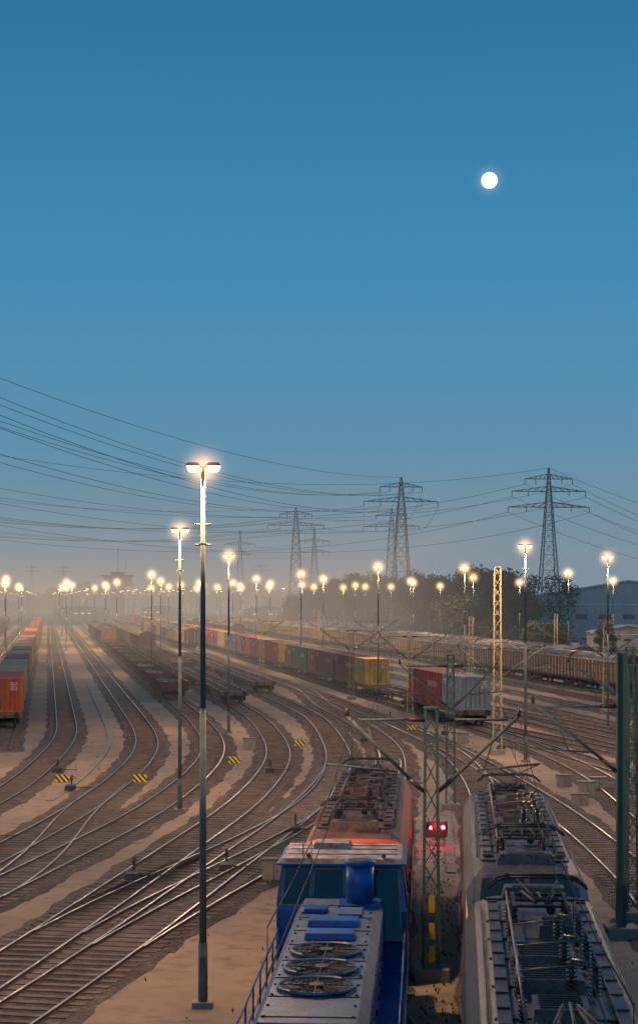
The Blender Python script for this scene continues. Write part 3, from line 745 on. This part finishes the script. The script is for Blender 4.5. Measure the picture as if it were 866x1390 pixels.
def cabinet(x,y,s=(0.8,0.4,1.1),k='concrete'):
    mb=MB(); mb.box((0,0,s[2]/2),s,k); mb.box((0,0,s[2]+0.03),(s[0]+0.1,s[1]+0.1,0.06),'wroof'); mb.box((0,-s[1]/2-0.01,s[2]/2),(0.02,0.01,s[2]*0.9),'black'); mb.box((0.1,-s[1]/2-0.015,s[2]/2),(0.03,0.02,0.12),'black')
    o=mb.obj('signal_cabinet',bevel=0.01); o.location=(x,y,0.03)
for x,y in((12.6,82),(13.4,85),(13.0,90),(-1.6,60),(9.9,117),(14.6,88.5),(-4.6,112),(21,101)): cabinet(x,y,(0.8,0.4,random.uniform(.4,.8)))
def pm(x,y):
    mb=MB(); mb.box((0,0,0.15),(0.5,0.9,0.25),'darksteel',tx=.85,ty=.9); mb.cyl((0.2,0,0.16),(1.2,0,0.16),0.025,'wheel',6); mb.cyl((0,0.5,0.1),(0,0.5,0.55),0.04,'wheel'); mb.cyl((-.05,.5,.6),(.05,.5,.6),0.16,'wheel',14)
    o=mb.obj('point_machine'); o.location=(x,y,0.06)
for x,y in((-2.8,97),(-1.0,72),(-3.4,62),(1.9,100),(3.1,118),(-13.6,70),(-12.9,88),(5.8,138),(9.2,124),(-6.6,60),(12.0,112),(-15,97)): pm(x,y)
mb=MB()
for i in range(2600):
    if random.random()<0.12: y=random.uniform(36,75); x=(lf(y)+rf(y))/2+random.gauss(0,0.35)
    else: y=random.uniform(40,150); x=random.uniform(-16,24)
    near=False
    for k in range(1,11):
        if k in T and abs(T[k](y)-x)<1.7: near=True;break
    if near and random.random()<0.93: continue
    if abs(math.sin(x*0.7+y*0.15)+math.sin(y*0.31))<0.5 : continue
    h=random.uniform(0.03,0.12)
    for j in range(4):
        t=random.uniform(0,6.28); dx,dy=math.cos(t)*h*.7,math.sin(t)*h*.7; w=0.02
        mb.face([(x-w*math.sin(t),y+w*math.cos(t),0.03),(x+w*math.sin(t),y-w*math.cos(t),0.03),(x+dx,y+dy,0.03+h)],'leaf')
mb.obj('weeds')

# ------------------------------------------------------------------ trees
def tree(seed):
    R=random.Random(seed); mb=MB(); H=13
    mb.cyl((0,0,0),(0.2,0.1,4),0.35,'bark',8,r2=0.25); mb.cyl((0.2,0.1,4),(0,0.3,9.5),0.25,'bark',8,r2=0.08)
    lobes=[]
    for i in range(15):
        t=R.uniform(0,6.28); z=R.uniform(3.0,H-1.2); r=(1-abs(z-7)/8.5)*R.uniform(1.6,3.9); c=Vector((math.cos(t)*r,math.sin(t)*r,z)); lobes.append((c,R.uniform(1.1,2.0)))
        mb.cyl((0.1,0.2,max(2.5,z-2.2)),tuple(c),0.11,'bark',5,r2=0.03)
    for c,r in lobes:
        for j in range(115):
            d=Vector((R.gauss(0,1),R.gauss(0,1),R.gauss(0,1))).normalized()*r*R.uniform(0.45,1.12); q=c+d; s=R.uniform(0.16,0.36)
            u=Vector((R.gauss(0,1),R.gauss(0,1),R.gauss(0,1))).normalized(); w=u.orthogonal().normalized()
            mb.face([q-u*s,q+w*s*0.7,q+u*s,q-w*s*0.7],'leaf')
    return mb.mesh('crown')
TR=[tree(i) for i in range(5)]
def puttree(x,y,s):
    p=empty('deciduous_tree',(x,y,0),random.uniform(0,6)); o=put(random.choice(TR),'trunk_and_crown',p); p.scale=(s*random.uniform(.9,1.15),s*random.uniform(.9,1.1),s)
for i in range(46):
    f=i/45; y=640-f*245+random.uniform(-10,10); x=lx(92,y)+ (f*16) + random.uniform(-3,6)
    puttree(x,y,random.uniform(0.9,1.42)*(0.8 if i<10 else 1.0))
for i in range(30):
    f=i/29; y=600-f*200; x=lx(98,y)+f*15+random.uniform(2,8); puttree(x,y,random.uniform(1.05,1.45))
for i in range(26):
    y=random.uniform(285,395); x=lx(88,y)+random.uniform(2,12); puttree(x,y,random.uniform(0.25,0.5))
def mass(name,x0,x1,y0,y1,h0,h1,n,s,k='leaf2'):
    mb=MB()
    for i in range(n):
        f=random.random(); x=x0+(x1-x0)*f; y=y0+(y1-y0)*f+random.uniform(-15,15)
        hh=h0+(h1-h0)*(0.5+0.25*math.sin(x*0.09)+0.15*math.sin(x*0.23+1)+0.1*math.sin(x*.6)); z=hh*random.random()**0.6
        u=Vector((random.gauss(0,1),random.gauss(0,.5),random.gauss(0,1))).normalized()*random.uniform(.5,1)*s; w=Vector((u.z,0,-u.x)).normalized()*s*0.7
        q=Vector((x,y,z)); mb.face([q-u,q+w,q+u,q-w],k)
    mb.obj(name)
mass('distant_trees',-700,120,1500,1300,11,24,9000,2.3)
mass('distant_trees',-330,-150,700,1300,4,13,4000,1.6)
mass('distant_trees',-40,60,1200,640,6,17,6000,1.5)
mass('hedge',62,100,290,330,0.6,2.6,2500,0.4,'leaf')
mass('hedge',30,52,560,400,1,5,3500,0.6,'leaf')

# ------------------------------------------------------------------ buildings
def tower():
    p=empty('yard_control_tower',(-128,1080,0),0.1); mb=MB()
    mb.box((0,0,9),(9,8,18),'concrete'); mb.box((-10,0,5),(14,10,10),'wall')
    mb.obj('shaft',p); mb=MB()
    mb.box((0,0,19.2),(20,12,2.4),'concrete'); mb.box((0,0,22.3),(17,10.5,3.8),'glass',tx=1.08,ty=1.08); mb.box((0,0,24.7),(21,13,1.0),'darksteel'); mb.box((0,0,26.2),(8,6,2),'darksteel')
    mb.box((-13,0,16.5),(12,10,3),'darksteel'); mb.box((-13,0,9),(5,6,14),'concrete')
    for i in range(9): mb.box((-8+i*2,-5.4,22.3),(0.25,0.3,3.8),'concrete')
    mb.obj('control_room',p); mb=MB(); lattice(mb,0,0,27,42,1.0,0.3,'darksteel',1.2,0.12); mb.cyl((5,0,25),(5,0,34),.12,'darksteel',5); mb.obj('antenna',p)
tower()
def shed(name,x,y,w,l,h,k='wall',rz=0.0,wins=6,lit=False,ridge=1.5):
    p=empty(name,(x,y,0),rz); mb=MB(); mb.box((0,0,h/2),(w,l,h),k)
    for e in(-l/2,l/2):
        f=[(-w/2,e,h),(w/2,e,h),(0,e,h+ridge)]
        mb.face(f if e<0 else f[::-1],k)
    mb.obj('walls',p); mb=MB()
    for s in(-1,1): mb.face([(0,-l/2-.4,h+ridge+.15),(s*(w/2+.5),-l/2-.4,h+.1),(s*(w/2+.5),l/2+.4,h+.1),(0,l/2+.4,h+ridge+.15)],'wroofing')
    for s in(-1,1): mb.bar((0,-l/2-.45,h+ridge+.1),(s*(w/2+.5),-l/2-.45,h+.05),0.35,'wroofing')
    mb.obj('roof',p); mb=MB()
    for i in range(wins):
        xx=-w/2+w*(i+.5)/wins; mb.box((xx,-l/2-0.03,h*0.55),(w/wins*0.5,0.08,h*0.12),'winlit' if (lit and random.random()<.6) else 'glass')
    mb.box((w*0.3,-l/2-0.05,1.9),(3.4,0.1,3.8),'darksteel'); mb.box((0,-l/2-0.06,h*0.85),(w*0.98,0.06,0.4),'white')
    n=int(w/2)
    for i in range(n+1): mb.box((-w/2+w*i/n,-l/2-0.03,h/2),(0.12,0.06,h),k)
    mb.obj('windows_and_door',p)
shed('warehouse',80,450,52,70,10.2,ridge=4.2,rz=-0.12,wins=9)
shed('warehouse',132,430,40,60,8,ridge=2.5,wins=8)
shed('yard_office_building',-120,860,26,20,5,'concrete',wins=8,lit=True)
shed('yard_office_building',-86,930,20,14,5,'wbrown',wins=6,lit=True)
shed('yard_office_building',-25,820,22,12,5,'wcream',wins=6,lit=True)
shed('gatehouse',62,345,14,8,3.2,'wcream',wins=5)
mb=MB(); mb.face([(44,330,0.05),(130,330,0.05),(130,400,0.05),(44,400,0.05)],'concrete'); mb.obj('parking_lot')
def carmesh():
    mb=MB()
    body=[(-2.1,0.35),(-2.15,0.75),(-1.9,0.92),(-1.05,0.98),(1.3,0.98),(2.0,0.82),(2.15,0.6),(2.1,0.35)]
    mb.loft([[(y,x,z) for y,z in body] for x in(0.85,-0.85)],lambda a,i:'carpaint',capk='carpaint')
    cab=[(-1.75,0.95,0.78),(-1.25,1.45,0.62),(0.45,1.47,0.62),(1.2,0.97,0.78)]
    mb.loft([[(y,s*w,z) for y,z,w in cab] for s in(1,-1)],lambda a,i:'carpaint' if i==1 else 'glass',capk='glass')
    for y in(-1.35,1.35):
        for s in(-1,1): mb.cyl((y,s*0.72,0.32),(y,s*0.88,0.32),0.32,'black',14); mb.cyl((y,s*0.88,0.32),(y,s*0.89,0.32),0.18,'wheel',10)
    return mb.mesh('car_body')
CM=carmesh()
for i in range(30):
    x=47+(i%15)*2.9+random.uniform(-.3,.3); y=352+(i//15)*22
    if 54<x<70 and y<360: continue
    p=empty('parked_car',(x,y,0.05),math.pi/2+random.uniform(-.1,.1)); put(CM,'car_body',p,color=random.choice([(0.5,0.5,0.52),(0.04,0.05,0.07),(0.3,0.03,0.03),(0.05,0.1,0.25),(0.7,0.7,0.7),(0.12,0.12,0.13)]))
mb=MB()
for i in range(90):
    y=190+i*3.0; x=lx(84,y); mb.cyl((x,y,0),(x,y,2.0),0.04,'pole',5)
    for z in(0.4,1.2,1.95): mb.cyl((x,y,z),(lx(84,y+3),y+3,z),0.02,'pole',4,cap=False)
mb.obj('fence')

# ------------------------------------------------------------------ haze (homogeneous volume over the far yard; emission stands in for scattered light)
def haze(name,x0,x1,y0,y1,z1,sig,col):
    m=bpy.data.materials.new(name); m.use_nodes=True; nt=m.node_tree; nt.nodes.clear()
    o=nt.nodes.new('ShaderNodeOutputMaterial'); ab=nt.nodes.new('ShaderNodeVolumeAbsorption'); ab.inputs[0].default_value=(0,0,0,1); ab.inputs[1].default_value=sig
    e=nt.nodes.new('ShaderNodeEmission'); e.inputs[0].default_value=(*col,1); e.inputs[1].default_value=sig
    ad=nt.nodes.new('ShaderNodeAddShader'); nt.links.new(ab.outputs[0],ad.inputs[0]); nt.links.new(e.outputs[0],ad.inputs[1]); nt.links.new(ad.outputs[0],o.inputs['Volume'])
    mb=MB(); mb.box(((x0+x1)/2,(y0+y1)/2,z1/2-1),(x1-x0,y1-y0,z1+2),'sand'); me=mb.mesh(name); me.materials.clear(); me.materials.append(m); put(me,name)
haze('ground_mist_glow',-1500,20,140,3000,20,0.0013,(0.50,0.37,0.27))
haze('evening_haze_glow',-2500,2500,120,5000,130,0.00034,(0.22,0.28,0.33))

# ------------------------------------------------------------------ moon, world, sun, camera
mp=empty('moon',(0.1004*6000,6000,10+0.247*6000))
bm=bmesh.new(); bmesh.ops.create_uvsphere(bm,u_segments=48,v_segments=24,radius=28); me=bpy.data.meshes.new('disc'); bm.to_mesh(me); bm.free(); me.materials.append(M['moon'])
for f in me.polygons: f.use_smooth=True
put(me,'disc',mp)
bm=bmesh.new(); bmesh.ops.create_icosphere(bm,subdivisions=3,radius=1); me=bpy.data.meshes.new('moon_glow_volume'); bm.to_mesh(me); bm.free(); me.materials.append(halo('moon_glow',(0.9,0.88,0.8),0.010,3.5))  # emissive sphere added as the moon's glow, not haze it lights
put(me,'moon_glow_volume',mp,scale=(85,85,85))

w=bpy.data.worlds.new('World'); SC.world=w; w.use_nodes=True; nt=w.node_tree; N=nt.nodes; L=nt.links
bg=N['Background']; tc=N.new('ShaderNodeTexCoord'); sp=N.new('ShaderNodeSeparateXYZ'); L.new(tc.outputs['Generated'],sp.inputs[0])
cr=N.new('ShaderNodeValToRGB'); L.new(sp.outputs[2],cr.inputs[0]); e=cr.color_ramp.elements
cols=[(0.0,(0.25,0.31,0.36)),(0.035,(0.125,0.28,0.39)),(0.092,(0.055,0.27,0.45)),(0.197,(0.020,0.24,0.475)),(0.333,(0.008,0.16,0.36)),(1.0,(0.012,0.10,0.25))]
e[0].position=0; e[0].color=(*cols[0][1],1); e[1].position=1; e[1].color=(*cols[-1][1],1)
for ps,c in cols[1:-1]: q=e.new(ps); q.color=(*c,1)
sky=N.new('ShaderNodeTexSky'); sky.sky_type='NISHITA'; sky.sun_disc=False; sky.sun_elevation=math.radians(1.5); sky.sun_rotation=math.radians(200)
ad=N.new('ShaderNodeMix'); ad.data_type='RGBA'; ad.blend_type='ADD'; ad.inputs[0].default_value=0.004
L.new(cr.outputs[0],ad.inputs[6]); L.new(sky.outputs[0],ad.inputs[7]); L.new(ad.outputs[2],bg.inputs[0]); bg.inputs[1].default_value=1.0
sd=bpy.data.lights.new('sun','SUN'); sd.energy=0.14; sd.angle=math.radians(30); sd.color=(1.0,0.76,0.62); so=bpy.data.objects.new('sun',sd); COL.objects.link(so)
so.rotation_euler=(math.radians(62),0,math.radians(-20))
cd=bpy.data.cameras.new('camera'); cam=bpy.data.objects.new('camera',cd); COL.objects.link(cam); cam.location=(0,0,10); cam.rotation_euler=(math.radians(90),0,0)
cd.sensor_fit='VERTICAL'; cd.sensor_height=36; cd.sensor_width=24; cd.lens=2300/1390*36; cd.shift_y=118/1390; cd.clip_end=20000; cd.clip_start=0.5
SC.camera=cam
SC.view_settings.view_transform='Standard'; SC.view_settings.look='None'; SC.view_settings.exposure=0
